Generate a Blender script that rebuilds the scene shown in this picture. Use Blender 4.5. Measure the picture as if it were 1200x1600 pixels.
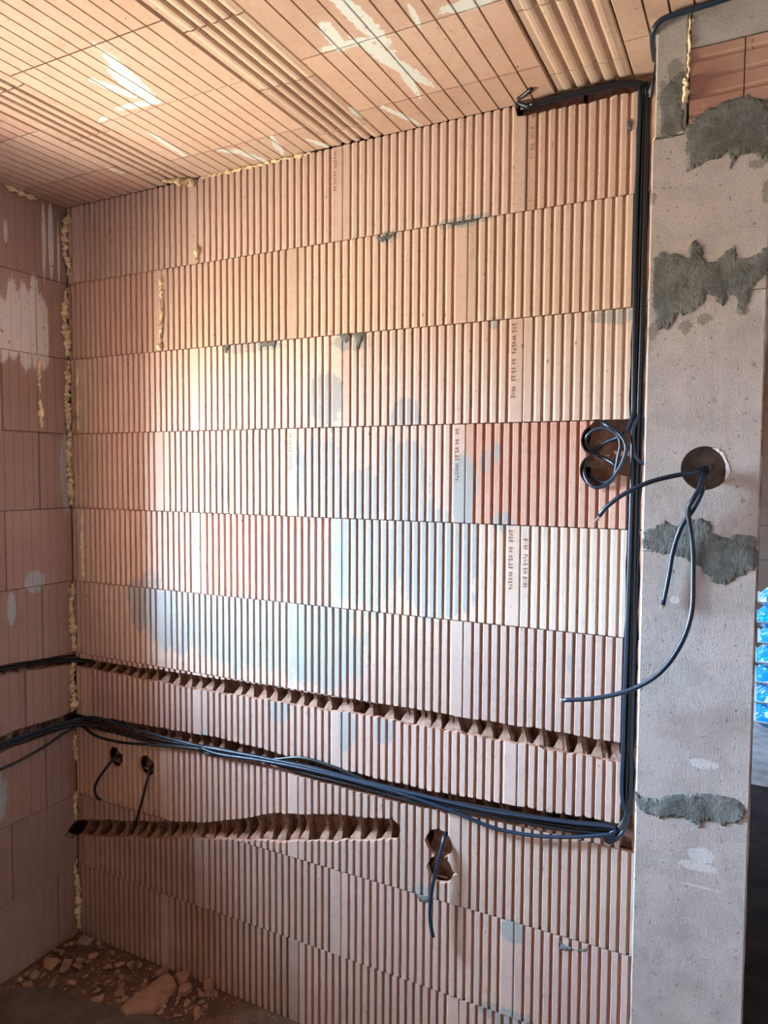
import bpy, bmesh, math, random
from mathutils import Vector, Matrix, noise
from mathutils.geometry import delaunay_2d_cdt
R = random.Random(7)
scene = bpy.context.scene
for o in list(bpy.data.objects): bpy.data.objects.remove(o, do_unlink=True)
C = scene.collection
PI = math.pi
H = 2.5                                            # clear height: ten 25 cm courses

# ------------------------------------------------------------------ camera
CAM = Vector((2.08433, -1.73194, 1.63039)); YAW, PIT, ROL, FPX = 0.47318, -0.05594, 0.00552, 1141.63
_d = Vector((-math.sin(YAW)*math.cos(PIT), math.cos(YAW)*math.cos(PIT), math.sin(PIT)))
_r = Vector((math.cos(YAW), math.sin(YAW), 0)); _u = _r.cross(_d)
_r2 = math.cos(ROL)*_r + math.sin(ROL)*_u; _u2 = -math.sin(ROL)*_r + math.cos(ROL)*_u
cd = bpy.data.cameras.new('camera'); cam = bpy.data.objects.new('camera', cd); C.objects.link(cam)
cd.sensor_fit = 'VERTICAL'; cd.sensor_height = 36.0; cd.lens = FPX/1600*36.0; cd.clip_start = 0.02
m3 = Matrix((_r2, _u2, -_d)).transposed(); cam.matrix_world = Matrix.Translation(CAM) @ m3.to_4x4()
scene.camera = cam
def ray(px, py): return _d*FPX + _r2*(px-600) + _u2*(800-py)
def onY(px, py, y=0.0): v = ray(px, py); return CAM + v*((y-CAM.y)/v.y)      # survey helpers: where a sighted point lies on a wall plane
def onX(px, py, x=0.0): v = ray(px, py); return CAM + v*((x-CAM.x)/v.x)
def onZ(px, py, z=0.0): v = ray(px, py); return CAM + v*((z-CAM.z)/v.z)

# ------------------------------------------------------------------ daylight
SKY = (0.51, 0.735, 1.0)
GROUND = (1.0, 0.88, 0.68)
SKY_S = 39.0
GROUND_S = 13.0
world = bpy.data.worlds.new('world'); scene.world = world; world.use_nodes = True
nt = world.node_tree; nt.nodes.clear()
wo = nt.nodes.new('ShaderNodeOutputWorld'); bgs = nt.nodes.new('ShaderNodeBackground'); bgg = nt.nodes.new('ShaderNodeBackground')
bgs.inputs[0].default_value = (*SKY, 1); bgs.inputs[1].default_value = SKY_S
bgg.inputs[0].default_value = (*GROUND, 1); bgg.inputs[1].default_value = GROUND_S
tc = nt.nodes.new('ShaderNodeTexCoord'); sx = nt.nodes.new('ShaderNodeSeparateXYZ'); mr = nt.nodes.new('ShaderNodeMapRange')
mr.inputs[1].default_value = -0.03; mr.inputs[2].default_value = 0.03
mx = nt.nodes.new('ShaderNodeMixShader')
nt.links.new(tc.outputs['Generated'], sx.inputs[0]); nt.links.new(sx.outputs[2], mr.inputs[0]); nt.links.new(mr.outputs[0], mx.inputs[0])
nt.links.new(bgg.outputs[0], mx.inputs[1]); nt.links.new(bgs.outputs[0], mx.inputs[2]); nt.links.new(mx.outputs[0], wo.inputs[0])
scene.view_settings.view_transform = 'Standard'; scene.view_settings.look = 'None'
scene.view_settings.gamma = 1.0; scene.view_settings.use_curve_mapping = False
EXPO = 3.08
scene.view_settings.exposure = EXPO

# window openings in the outer (left) wall: (y_near, y_far, z_sill, z_head)
WT = 0.42                                          # outer wall thickness
WIN = [(-0.40, -0.92, 1.25, 2.00), (-3.5, -4.2, 0.1, 1.90)]
ROOM_X = 4.6
ROOM_Y = -5.6
FAR_Y = 4.25
FWIN = (3.0, 3.42, 1.15, 1.92)                         # window of the room behind
def portal(name, loc, sx_, sy_, rot):
    l = bpy.data.lights.new(name, 'AREA'); l.shape = 'RECTANGLE'; l.size = sx_; l.size_y = sy_; l.cycles.is_portal = True
    o = bpy.data.objects.new(name, l); C.objects.link(o); o.location = loc; o.rotation_euler = rot
for yn, yf, zs, zh in WIN + [(-FWIN[0], -FWIN[1], FWIN[2], FWIN[3])][:0]:
    portal('daylight_portal', (-WT+0.01, (yn+yf)/2, (zs+zh)/2), zh-zs, yn-yf, (0, -PI/2, 0))
portal('daylight_portal', (-WT+0.01, (FWIN[0]+FWIN[1])/2, (FWIN[2]+FWIN[3])/2), FWIN[3]-FWIN[2], FWIN[1]-FWIN[0], (0, -PI/2, 0))

# ------------------------------------------------------------------ materials
class NT:
    def __init__(s, name, rough=0.9, spec=0.3):
        s.m = bpy.data.materials.new(name); s.m.use_nodes = True; s.t = s.m.node_tree
        s.b = s.t.nodes['Principled BSDF']; s.b.inputs['Roughness'].default_value = rough
        s.b.inputs['Specular IOR Level'].default_value = spec; s._pos = None
    def n(s, k, **kw):
        x = s.t.nodes.new(k)
        for a, v in kw.items(): setattr(x, a, v)
        return x
    def l(s, a, b): s.t.links.new(a, b)
    def pos(s):
        if not s._pos: s._pos = s.n('ShaderNodeNewGeometry').outputs['Position']
        return s._pos
    def noise(s, scale, detail=4, rough=0.55, vec=None, out=0, stretch=None):
        x = s.n('ShaderNodeTexNoise'); x.inputs['Scale'].default_value = scale; x.inputs['Detail'].default_value = detail
        x.inputs['Roughness'].default_value = rough
        v = vec or s.pos()
        if stretch:
            mp = s.n('ShaderNodeVectorMath', operation='MULTIPLY'); s.l(v, mp.inputs[0]); mp.inputs[1].default_value = stretch; v = mp.outputs[0]
        s.l(v, x.inputs['Vector']); return x.outputs[out]
    def val(s, x, sock):
        if hasattr(x, 'is_linked'): s.l(x, sock)
        else: sock.default_value = x
    def math(s, op, a, b=0.0, c=None):
        x = s.n('ShaderNodeMath', operation=op); s.val(a, x.inputs[0]); s.val(b, x.inputs[1])
        if c is not None: s.val(c, x.inputs[2])
        return x.outputs[0]
    def ramp(s, f, lo, hi, a=0.0, b=1.0):
        x = s.n('ShaderNodeMapRange', interpolation_type='SMOOTHSTEP'); s.l(f, x.inputs[0])
        for i, v in zip((1, 2, 3, 4), (lo, hi, a, b)): x.inputs[i].default_value = v
        return x.outputs[0]
    def mix(s, f, a, b, mode='MIX'):
        x = s.n('ShaderNodeMix', data_type='RGBA', blend_type=mode); s.val(f, x.inputs[0])
        for v, k in ((a, 6), (b, 7)):
            if hasattr(v, 'is_linked'): s.l(v, x.inputs[k])
            else: x.inputs[k].default_value = (*v, 1)
        return x.outputs[2]
    def blobs(s, items, axes, nz):
        """mask of hand-smeared patches: items (u, v, ru, rv) on two world axes, edges broken by noise"""
        keep = [0, 0, 0]; cur = None
        for u, v, ru, rv in items:
            c = [0, 0, 0]; k = [0, 0, 0]; c[axes[0]] = u; c[axes[1]] = v; k[axes[0]] = 1/ru; k[axes[1]] = 1/rv
            a = s.n('ShaderNodeVectorMath', operation='SUBTRACT'); s.l(s.pos(), a.inputs[0]); a.inputs[1].default_value = c
            b = s.n('ShaderNodeVectorMath', operation='MULTIPLY'); s.l(a.outputs[0], b.inputs[0]); b.inputs[1].default_value = k
            ln = s.n('ShaderNodeVectorMath', operation='LENGTH'); s.l(b.outputs[0], ln.inputs[0])
            cur = ln.outputs['Value'] if cur is None else s.math('MINIMUM', cur, ln.outputs['Value'])
        return s.ramp(s.math('ADD', cur, nz), 1.12, 0.92)
    def strokes(s, items, nz):
        """dragged splashes on the ceiling: (x0, y0, x1, y1, half width)"""
        cur = None
        for x0, y0, x1, y1, w in items:
            L = math.hypot(x1-x0, y1-y0); ax = ((x1-x0)/L, (y1-y0)/L)
            a = s.n('ShaderNodeVectorMath', operation='SUBTRACT'); s.l(s.pos(), a.inputs[0]); a.inputs[1].default_value = ((x0+x1)/2, (y0+y1)/2, 0)
            d = []
            for v in ((ax[0]/(L/2+w), ax[1]/(L/2+w), 0), (-ax[1]/w, ax[0]/w, 0)):
                q = s.n('ShaderNodeVectorMath', operation='DOT_PRODUCT'); s.l(a.outputs[0], q.inputs[0]); q.inputs[1].default_value = v; d.append(q.outputs['Value'])
            r = s.math('SQRT', s.math('ADD', s.math('MULTIPLY', d[0], d[0]), s.math('MULTIPLY', d[1], d[1])))
            cur = r if cur is None else s.math('MINIMUM', cur, r)
        return s.ramp(s.math('ADD', cur, nz), 1.10, 0.95)
    def bump(s, h, strength, dist=0.002):
        x = s.n('ShaderNodeBump'); x.inputs['Strength'].default_value = strength; x.inputs['Distance'].default_value = dist
        s.l(h, x.inputs['Height']); s.l(x.outputs[0], s.b.inputs['Normal'])
    def out(s, col):
        if hasattr(col, 'is_linked'): s.l(col, s.b.inputs['Base Color'])
        else: s.b.inputs['Base Color'].default_value = (*col, 1)
        return s.m

GREY = (0.325, 0.33, 0.315)
def brick_material(name, smears=None, axes=(0, 2), raised=None, whites=None, white_col=(0.72, 0.72, 0.68), stain=0.5, amp=2.6):
    t = NT(name)
    oc = t.n('ShaderNodeObjectInfo').outputs['Color']
    f1 = t.noise(2.2, 5, 0.6); f2 = t.noise(45, 5, 0.65); f3 = t.noise(260, 2)
    c = t.mix(t.ramp(f1, .42, .68, 0, stain), oc, (0.60, 0.47, 0.38))
    c = t.mix(t.ramp(f2, .45, .75, 0, .22), c, (0.30, 0.15, 0.10))
    c = t.mix(t.ramp(f2, .42, .22, 0, .25), c, (0.62, 0.50, 0.41))
    c = t.mix(t.ramp(f3, .62, .75, 0, .35), c, (0.17, 0.08, 0.05))
    if raised is not None:                            # redder clay in the rib valleys, darkened to paint in their shade
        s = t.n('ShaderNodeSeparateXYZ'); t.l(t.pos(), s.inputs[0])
        shaded_clay = t.mix(1.0, oc, (1.02, .74, .60), 'MULTIPLY')
        c = t.mix(t.ramp(s.outputs[1], .0025, .006), c, shaded_clay)
    nz = t.math('MULTIPLY_ADD', t.noise(22, 6, .72, stretch=(1, 1, .6)), amp, -amp*.52)
    fl = t.ramp(t.noise(110, 2, .5, stretch=(1, 1, .45)), .70, .74, 0, .7)
    c = t.mix(fl, c, (0.15, 0.08, 0.06))
    if whites:
        w = t.math('MULTIPLY', t.strokes(whites, t.math('MULTIPLY_ADD', t.noise(48, 5, .7), 1.6, -.8)) if len(whites[0]) == 5 else t.blobs(whites, axes, nz), t.ramp(t.noise(60, 3, .7), .30, .42))
        c = t.mix(w, c, white_col)
    if smears:
        g = t.blobs(smears, axes, nz)
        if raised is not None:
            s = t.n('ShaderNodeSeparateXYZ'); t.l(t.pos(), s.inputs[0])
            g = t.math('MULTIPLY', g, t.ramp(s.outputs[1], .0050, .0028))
        g = t.math('MULTIPLY', g, t.ramp(t.noise(90, 3, .7), .28, .5, .6, .97))
        c = t.mix(g, c, GREY)
    t.bump(t.math('ADD', t.noise(420, 3), t.math('MULTIPLY', t.noise(70, 3), .4)), .18, .0010)
    return t.out(c)

def P2(px, py): v = onY(px, py); return v.x, v.z
def blob_px(px0, py0, px1, py1):
    a = onY(px0, py0); b = onY(px1, py1); c = onY((px0+px1)/2, (py0+py1)/2)
    return (c.x, c.z, abs(b.x-a.x)/2*1.05, max(.01, abs(onY((px0+px1)/2, py1).z-onY((px0+px1)/2, py0).z)/2*1.05))
SMEARS = [blob_px(*b) for b in [
    (487, 585, 534, 668), (612, 625, 655, 668), (462, 690, 535, 812), (535, 735, 600, 812), (590, 690, 662, 815), (700, 718, 742, 815),
    (398, 830, 520, 950), (510, 800, 620, 950), (600, 800, 745, 930), (640, 900, 735, 965), (200, 905, 262, 985), (225, 925, 330, 1015),
    (290, 930, 470, 1040), (430, 930, 560, 1065), (420, 1080, 452, 1125), (530, 1100, 552, 1172), (585, 1115, 615, 1160),
    (585, 362, 625, 378), (690, 338, 760, 354), (345, 535, 435, 550), (525, 522, 580, 545), (925, 485, 995, 505), (765, 495, 780, 515),
    (345, 760, 358, 782), (310, 1140, 326, 1165), (786, 1442, 820, 1472), (630, 688, 652, 722), (768, 690, 782, 720), (752, 700, 762, 740), (640, 1385, 680, 1402), (745, 1575, 830, 1600), (770, 800, 800, 830), (886, 1025, 896, 1052)]]
M = {}
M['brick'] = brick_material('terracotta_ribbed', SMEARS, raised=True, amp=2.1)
def lblob(y, z, ry, rz): return (y, z, ry, rz)
M['brick_left'] = brick_material('terracotta_smooth', [lblob(-.022, 1.62, .020, .13), lblob(-.15, 1.265, .035, .035), lblob(-.235, 1.19, .016, .05), lblob(-.33, .60, .06, .10)],
    axes=(1, 2), whites=[lblob(-.205, 2.09, .028, .12), lblob(-.165, 2.08, .028, .13), lblob(-.13, 2.10, .022, .14), lblob(-.10, 2.07, .022, .12), lblob(-.245, 2.06, .025, .10), lblob(-.063, 2.37, .010, .125), lblob(-.090, 2.37, .007, .12), lblob(-.035, 2.34, .004, .10),
    lblob(-.225, 2.36, .006, .035)], white_col=(.55, .50, .45), stain=.12, amp=1.1)
WH = []
for px0, py0, px1, py1, w in [(166, 84, 240, 158, .016), (180, 112, 236, 156, .024), (150, 128, 205, 150, .014), (188, 170, 244, 158, .012), (234, 208, 288, 244, .008), (168, 262, 192, 271, .007), (155, 190, 166, 184, .007),
        (342, 236, 384, 240, .009), (368, 236, 412, 252, .013), (425, 216, 440, 240, .009), (522, -8, 604, 70, .020), (508, 40, 530, 74, .016), (505, 78, 600, 58, .012), (560, 64, 664, 128, .018), (612, 84, 652, 148, .010),
        (600, 168, 654, 194, .008), (548, 172, 564, 184, .007), (700, 16, 762, 0, .016), (484, 220, 516, 231, .009), (640, 10, 655, 40, .006)]:
    p = onZ(px0, py0, H); q = onZ(px1, py1, H); WH.append((p.x, p.y, q.x, q.y, w))
M['ceiling'] = brick_material('terracotta_ceiling', None, axes=(0, 1), whites=WH, white_col=(.60, .64, .61), stain=.35)
t = NT('raw_cut_clay'); M['cut'] = (t.bump(t.noise(150, 4), .8, .003), t.out(t.mix(t.ramp(t.noise(55, 4), .35, .65), (0.27, 0.145, 0.10), (0.38, 0.24, 0.18))))[1]
t = NT('wall_core'); M['core'] = t.out((0.20, 0.09, 0.06))
t = NT('plain_terracotta'); M['plain'] = t.out(t.mix(t.ramp(t.noise(3), .4, .6), (.20, .12, .085), (.24, .15, .11)))
t = NT('joint_mortar'); M['joint'] = t.out(t.mix(t.ramp(t.noise(80), .4, .6), (.25, .20, .16), (.36, .33, .29)))
def block_material(name, col, dark):
    t = NT(name)
    pits = t.ramp(t.noise(190, 3, .65), .62, .70); big = t.ramp(t.noise(75, 3, .55), .645, .69)
    c = t.mix(t.ramp(t.noise(14, 6, .7), .35, .7), col, tuple(v*.80 for v in col))
    wh = []
    for b in ((1078, 1182, 1122, 1205), (1075, 1320, 1115, 1352), (1060, 1340, 1118, 1368), (1062, 1380, 1125, 1392), (1046, 932, 1062, 944)):
        a0 = onY(b[0], b[1], -.2); a1 = onY(b[2], b[3], -.2); wh.append(((a0.x+a1.x)/2, (a0.z+a1.z)/2, abs(a1.x-a0.x)/2, abs(a1.z-a0.z)/2))
    nz = t.math('MULTIPLY_ADD', t.noise(40, 4, .7), 1.2, -.6)
    c = t.mix(t.math('MULTIPLY', t.blobs(wh, (0, 2), nz), .6), c, (.62, .62, .61))
    gr = []
    for b in ((1060, 500, 1082, 520), (1088, 490, 1112, 506), (1150, 478, 1172, 492), (1168, 250, 1196, 262), (1012, 300, 1026, 318), (1190, 280, 1205, 320), (1040, 95, 1068, 130), (1028, 130, 1050, 160), (1010, 505, 1030, 530)):
        a0 = onY(b[0], b[1], -.2); a1 = onY(b[2], b[3], -.2); gr.append(((a0.x+a1.x)/2, (a0.z+a1.z)/2, abs(a1.x-a0.x)/2, abs(a1.z-a0.z)/2))
    c = t.mix(t.math('MULTIPLY', t.blobs(gr, (0, 2), t.math('MULTIPLY_ADD', t.noise(70, 4, .7), 2.2, -1.0)), .8), c, (.20, .20, .18))
    c = t.mix(t.math('MULTIPLY', pits, .55), c, dark); c = t.mix(t.math('MULTIPLY', big, .6), c, dark)
    t.bump(t.math('SUBTRACT', t.math('ADD', t.noise(300, 4), t.math('MULTIPLY', t.noise(25, 3), .7)), t.math('MULTIPLY', t.math('ADD', pits, big), .8)), .6, .002)
    return t.out(c)
M['block'] = block_material('aerated_block', (0.445, 0.410, 0.382), (.15, .135, .12))
M['lintel'] = block_material('concrete_lintel', (0.40, 0.39, 0.36), (.18, .17, .155))
t = NT('grey_mortar', .8); M['mortar'] = (t.bump(t.math('ADD', t.noise(60, 5, .65), t.math('MULTIPLY', t.noise(260, 3), .5)), .7, .004),
    t.out(t.mix(t.ramp(t.noise(22, 5, .6), .35, .65), (.092, .102, .094), (.165, .18, .17))))[1]
t = NT('recess_plaster', .8); M['recess'] = (t.bump(t.noise(200, 4), .4, .002), t.out(t.mix(t.ramp(t.noise(60), .4, .6), (.22, .195, .18), (.29, .26, .24))))[1]
t = NT('expanding_foam', .75); M['foam'] = (t.bump(t.noise(180, 4), .8, .003), t.out(t.mix(t.ramp(t.noise(40), .35, .65), (.72, .54, .31), (.84, .70, .46))))[1]
t = NT('black_cable', .38, .5); M['cable'] = t.out((.004, .006, .009))
t = NT('blue_black_cable', .36, .5); M['cable_blue'] = t.out((.006, .020, .042))
t = NT('copper', .35); t.b.inputs['Metallic'].default_value = 1; M['copper'] = t.out((.75, .38, .2))
t = NT('core_sheath', .5); M['sheath'] = t.out((.30, .34, .26))
t = NT('green_stripe', .4); M['green'] = t.out((.03, .22, .14))
t = NT('site_floor'); M['floor'] = (t.bump(t.math('ADD', t.noise(60, 5), t.noise(12, 4)), .6, .006),
    t.out(t.mix(t.ramp(t.noise(14, 5), .35, .65), (.10, .055, .037), (.15, .085, .057))))[1]
t = NT('screed'); M['screed'] = (t.bump(t.noise(90, 5), .5, .004), t.out(t.mix(t.ramp(t.noise(18, 5), .35, .65), (.085, .062, .048), (.12, .088, .068))))[1]
t = NT('dark_rear_floor', .7); M['rear_floor'] = t.out(t.mix(t.ramp(t.noise(7, 4), .35, .65), (.022, .02, .02), (.05, .04, .035)))
t = NT('pale_slab'); M['slab'] = t.out(t.mix(t.ramp(t.noise(9, 5), .35, .7), (.42, .41, .42), (.27, .25, .25)))
t = NT('shard'); M['shard'] = t.out(t.mix(t.ramp(t.noise(40, 4), .35, .7), (.36, .20, .13), (.28, .14, .09)))
t = NT('dust_shard'); M['shard_grey'] = t.out(t.mix(t.ramp(t.noise(40, 4), .35, .7), (.26, .17, .125), (.19, .12, .085)))
t = NT('blue_plastic', .35, .5)
c = t.mix(t.ramp(t.noise(26, 2, .4, stretch=(1.0, 1, 1.8)), .56, .58), (.012, .26, .62), (.05, .52, .80))
M['sack'] = t.out(t.mix(t.ramp(t.noise(17, 1, .3, stretch=(1.6, 1, 1)), .60, .62), c, (.75, .82, .86)))
t = NT('sack_seam', .5); M['seam'] = t.out((.70, .76, .80))

# ------------------------------------------------------------------ mesh helpers
def obj(name, verts, faces, mat, parent=None, smooth=False, loc=None, color=None):
    me = bpy.data.meshes.new(name); me.from_pydata([tuple(v) for v in verts], [], faces); me.update()
    if smooth: me.polygons.foreach_set('use_smooth', [True]*len(me.polygons))
    me.materials.append(mat)
    o = bpy.data.objects.new(name, me); C.objects.link(o)
    if parent: o.parent = parent
    if loc: o.location = loc
    if color: o.color = (*color, 1)
    return o
def boxv(x0, x1, y0, y1, z0, z1):
    v = [(x, y, z) for x in (x0, x1) for y in (y0, y1) for z in (z0, z1)]
    f = [(0, 1, 3, 2), (4, 6, 7, 5), (0, 4, 5, 1), (2, 3, 7, 6), (0, 2, 6, 4), (1, 5, 7, 3)]
    return v, f
def boxes(lst):
    V, F = [], []
    for b in lst:
        v, f = boxv(*b); n = len(V); V += v; F += [tuple(i+n for i in q) for q in f]
    return V, F
def tag(o, label=None, cat=None, group=None, kind=None):
    for k, v in (('label', label), ('category', cat), ('group', group), ('kind', kind)):
        if v: o[k] = v
    return o
def empty(name, loc, label, cat, group=None):
    o = bpy.data.objects.new(name, None); C.objects.link(o); o.location = loc; return tag(o, label, cat, group)
def nvec(p):
    p = Vector(p); return Vector((noise.noise(p+Vector((31.4, 0, 7.7))), noise.noise(p+Vector((0, 17.3, 3.1))), noise.noise(p+Vector((5.9, 1.3, 47.2)))))*1.6
def nz1(x, s=0.0): return noise.noise((x, s*7.31+.5, s*3.7))
def catmull(pts, step=.012):
    pts = [Vector(p) for p in pts]; P = [pts[0]*2-pts[1]] + pts + [pts[-1]*2-pts[-2]]; out = []
    for i in range(1, len(P)-2):
        a, b, c, d = P[i-1:i+3]; n = max(2, int((c-b).length/step))
        for k in range(n):
            u = k/n; out.append(.5*((2*b)+(c-a)*u+(2*a-5*b+4*c-d)*u*u+(3*b-a-3*c+d)*u**3))
    out.append(pts[-1]); return out
def tube(path, rad, seg=10, cap=True):
    V, F = [], []; n = len(path); T = [(path[min(i+1, n-1)]-path[max(i-1, 0)]).normalized() for i in range(n)]
    N = T[0].orthogonal().normalized()
    for i in range(n):
        N = (N-T[i]*N.dot(T[i])).normalized(); B = T[i].cross(N); r = rad(i/(n-1)) if callable(rad) else rad
        for k in range(seg):
            a = 2*PI*k/seg; V.append(path[i]+(N*math.cos(a)+B*math.sin(a))*r)
    for i in range(n-1):
        for k in range(seg):
            F.append((i*seg+k, i*seg+(k+1) % seg, (i+1)*seg+(k+1) % seg, (i+1)*seg+k))
    if cap: F += [tuple(range(seg))[::-1], tuple(range((n-1)*seg, n*seg))]
    return V, F

# a fired-clay piece: a ribbed profile drawn out lengthways (w), broken open where a chase or a drilled hole crosses it
class Cut:
    def __init__(s, fn, depth=.024, flat=False): s.fn = fn; s.depth = depth; s.flat = flat
def interp(tab, x):
    if x <= tab[0][0]: return tab[0][1]
    for (a, p), (b, q) in zip(tab, tab[1:]):
        if x <= b: return p+(q-p)*(x-a)/(b-a)
    return tab[-1][1]
def band(lo, hi, x0, x1, rough=.004, seed=0, rnd=0):
    def fn(x):
        if x < x0 or x > x1: return None
        a = interp(lo, x)+rough*nz1(x*70, seed)*1.2+rough*nz1(x*18, seed+1); b = interp(hi, x)+rough*.7*nz1(x*60, seed+3)+rough*nz1(x*15, seed+4)
        if rnd and x > x1-rnd:
            k = math.sqrt(max(0, 1-((x-(x1-rnd))/rnd)**2)); m = (a+b)/2; a = m+(a-m)*k; b = m+(b-m)*k
        return (a, b) if b > a else None
    return fn
def circle(cx, cz, r):
    def fn(x):
        q = r*r-(x-cx)**2
        return (cz-math.sqrt(q)*(1+.04*nz1(x*90, cx)), cz+math.sqrt(q)) if q > 0 else None
    return fn
def piece(cols, w0, w1, cuts=(), shell=.015, wdiv=4, wob=.0006, seed=0, place=None, webs=True):
    """cols: (x, depth, rough) across the piece; returns verts, faces and, for opened pieces, the inner webs"""
    V, F, WV, WF = [], [], [], []
    P = place or (lambda x, d, w: (x, d, w))
    def quad(*p):
        n = len(V); V.extend(P(*q) for q in p); F.append(tuple(range(n, n+len(p))))
    def X(c, w): return c[0]+(wob*nz1(w*55+c[0]*900, seed)*(1 if c[1] > .0005 else .3)+c[2]*nz1(w*45, seed+c[0])*1.4 if (wob or c[2]) else 0)
    for l, r in zip(cols, cols[1:]):
        iv = []
        for c in cuts:
            a, b = c.fn(l[0]), c.fn(r[0])
            if a is None and b is None: continue
            if a is None: m = (b[0]+b[1])/2; a = (m, m)
            if b is None: m = (a[0]+a[1])/2; b = (m, m)
            if max(a[1], b[1]) <= w0 or min(a[0], b[0]) >= w1: continue
            cl = lambda v: min(max(v, w0), w1)
            iv.append([cl(a[0]), cl(a[1]), cl(b[0]), cl(b[1])])
        iv.sort(key=lambda q: q[0]+q[2]); mg = []
        for q in iv:
            if mg and (q[0] < mg[-1][1] or q[2] < mg[-1][3]):
                m = mg[-1]; m[1] = max(m[1], q[1]); m[3] = max(m[3], q[3]); m[0] = min(m[0], q[0]); m[2] = min(m[2], q[2])
            else: mg.append(q)
        el, er = [w0], [w0]
        for q in mg: el += [q[0], q[1]]; er += [q[2], q[3]]
        el.append(w1); er.append(w1)
        for k in range(0, len(el), 2):
            a, b, c, d = el[k], el[k+1], er[k], er[k+1]
            if b-a < 1e-5 and d-c < 1e-5: continue
            n = max(1, round(wdiv*max(b-a, d-c)/(w1-w0)))
            for j in range(n):
                p, q = j/n, (j+1)/n
                za, zb, zc, zd = a+(b-a)*p, c+(d-c)*p, c+(d-c)*q, a+(b-a)*q
                quad((X(l, za), l[1], za), (X(r, zb), r[1], zb), (X(r, zc), r[1], zc), (X(l, zd), l[1], zd))
            for za, zb in ((a, c), (b, d)):
                quad((X(l, za), l[1], za), (X(l, za), shell, za), (X(r, zb), shell, zb), (X(r, zb), r[1], zb))
    for c in (cols[0], cols[-1]):                     # end faces
        iv = sorted([i for i in (q.fn(c[0]) for q in cuts) if i]); e = [w0]
        for a, b in iv:
            a, b = min(max(a, e[-1]), w1), min(max(b, e[-1]), w1); e += [a, b]
        e.append(w1)
        for k in range(0, len(e), 2):
            a, b = e[k], e[k+1]
            if b-a < 1e-4: continue
            n = max(1, round(wdiv*(b-a)/(w1-w0)))
            for j in range(n):
                za, zb = a+(b-a)*j/n, a+(b-a)*(j+1)/n
                quad((X(c, za), c[1], za), (X(c, zb), c[1], zb), (X(c, zb), .06, zb), (X(c, za), .06, za))
    if cuts and webs:                                 # hollow chambers laid bare behind the shell
        def wquad(*p):
            n = len(WV); WV.extend(P(*q) for q in p); WF.append(tuple(range(n, n+len(p))))
        rr = random.Random(int(seed*1000)+3); x = cols[0][0]+.008
        while x < cols[-1][0]-.004:
            if rr.random() < .1: x += .02
            for c in cuts:
                i = c.fn(x)
                if not i or i[1] <= w0 or i[0] >= w1: continue
                a, b = i; th = rr.uniform(.0036, .0052); tilt = rr.uniform(-.006, .006); n = 9; D = c.depth*rr.uniform(.75, 1.15)
                lo, hi = a-.03, b+.03; prev = None
                for j in range(n+1):
                    w = lo+(hi-lo)*j/n; s = min(max((w-a)/(b-a), 0), 1)
                    d = shell+.001+(D if c.flat else D*math.sin(PI*s**.8)**.8 if 0 < s < 1 else 0)
                    xx = x+tilt*(s-.5)+rr.uniform(-.0008, .0008); tt = th*(1+(2.4*(1-2*s)**2 if s < .5 else .5*(2*s-1)**2))
                    cur = (xx-tt, xx+tt, d, w)
                    if prev:
                        p = prev
                        wquad((p[0], p[2], p[3]), (p[1], p[2], p[3]), (cur[1], cur[2], w), (cur[0], cur[2], w))
                        wquad((p[0], p[2], p[3]), (cur[0], cur[2], w), (cur[0]-.002, .094, w), (p[0]-.002, .094, p[3]))
                        wquad((p[1], p[2], p[3]), (cur[1], cur[2], w), (cur[1]+.002, .094, w), (p[1]+.002, .094, p[3]))
                    prev = cur
                bd = shell+D+(rr.uniform(.020, .045) if not c.flat else rr.uniform(.002, .010))   # cross web closing the chamber
                if rr.random() < .8 or c.flat:
                    wquad((x, bd, lo), (x+.048, bd+.002, lo), (x+.048, bd+.002, hi), (x, bd, hi))
                    lz = a-.001                       # ledge of broken shell and web at the foot of the chase
                    wquad((x+.004, shell, lz), (x+.045, shell, lz), (x+.040, shell+.008, lz-.012), (x+.012, shell+.008, lz-.012))
            x += .046+rr.uniform(-.003, .003)
    return V, F, WV, WF

RIB = [(.00, .0058), (.17, .0058), (.22, .0030), (.32, .0018), (.44, .0004), (.52, 0), (.94, 0), (.985, .0045)]      # shallow ribs with a soft left shoulder
RIB_DEEP = [(.00, .0085), (.29, .0085), (.325, .0014), (.39, 0), (.93, 0), (.985, .0065)]                             # square ribs from a fresher die
RP = .0231
def rib_cols(x0, x1, L0, extra=(), rib=None):
    """ribbed face of a half-metre brick that starts at L0 (smooth bands at both ends), trimmed to x0..x1"""
    c = [(L0+.0012, .002, 0), (L0+.003, 0, 0), (L0+.0205, .0002, 0)]
    for k in range(19):
        b = L0+.0215+k*RP
        c += [(b+f*RP, d, .0) for f, d in (rib or RIB)]
    b = L0+.0215+19*RP
    c += [(b, (rib or RIB)[0][1], 0), (b+.0050, (rib or RIB)[0][1], 0), (b+.0068, .0014, 0), (b+.012, 0, 0), (L0+.500, 0, 0), (L0+.5025, .002, 0)]
    c.sort(); d = [q for q in c if x0 < q[0] < x1]
    def at(x):
        for p, q in zip(c, c[1:]):
            if p[0] <= x <= q[0]: return p[1]+(q[1]-p[1])*(x-p[0])/(q[0]-p[0]) if q[0] > p[0] else p[1]
        return 0.002
    if x0 > c[0][0]: d = [(x0, at(x0), 0)]+d
    if x1 < c[-1][0]: d = d+[(x1, at(x1), 0)]
    for e in extra:
        if x0 < e < x1: d.append((e, at(e), 0))
    d.sort(); return d

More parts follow.
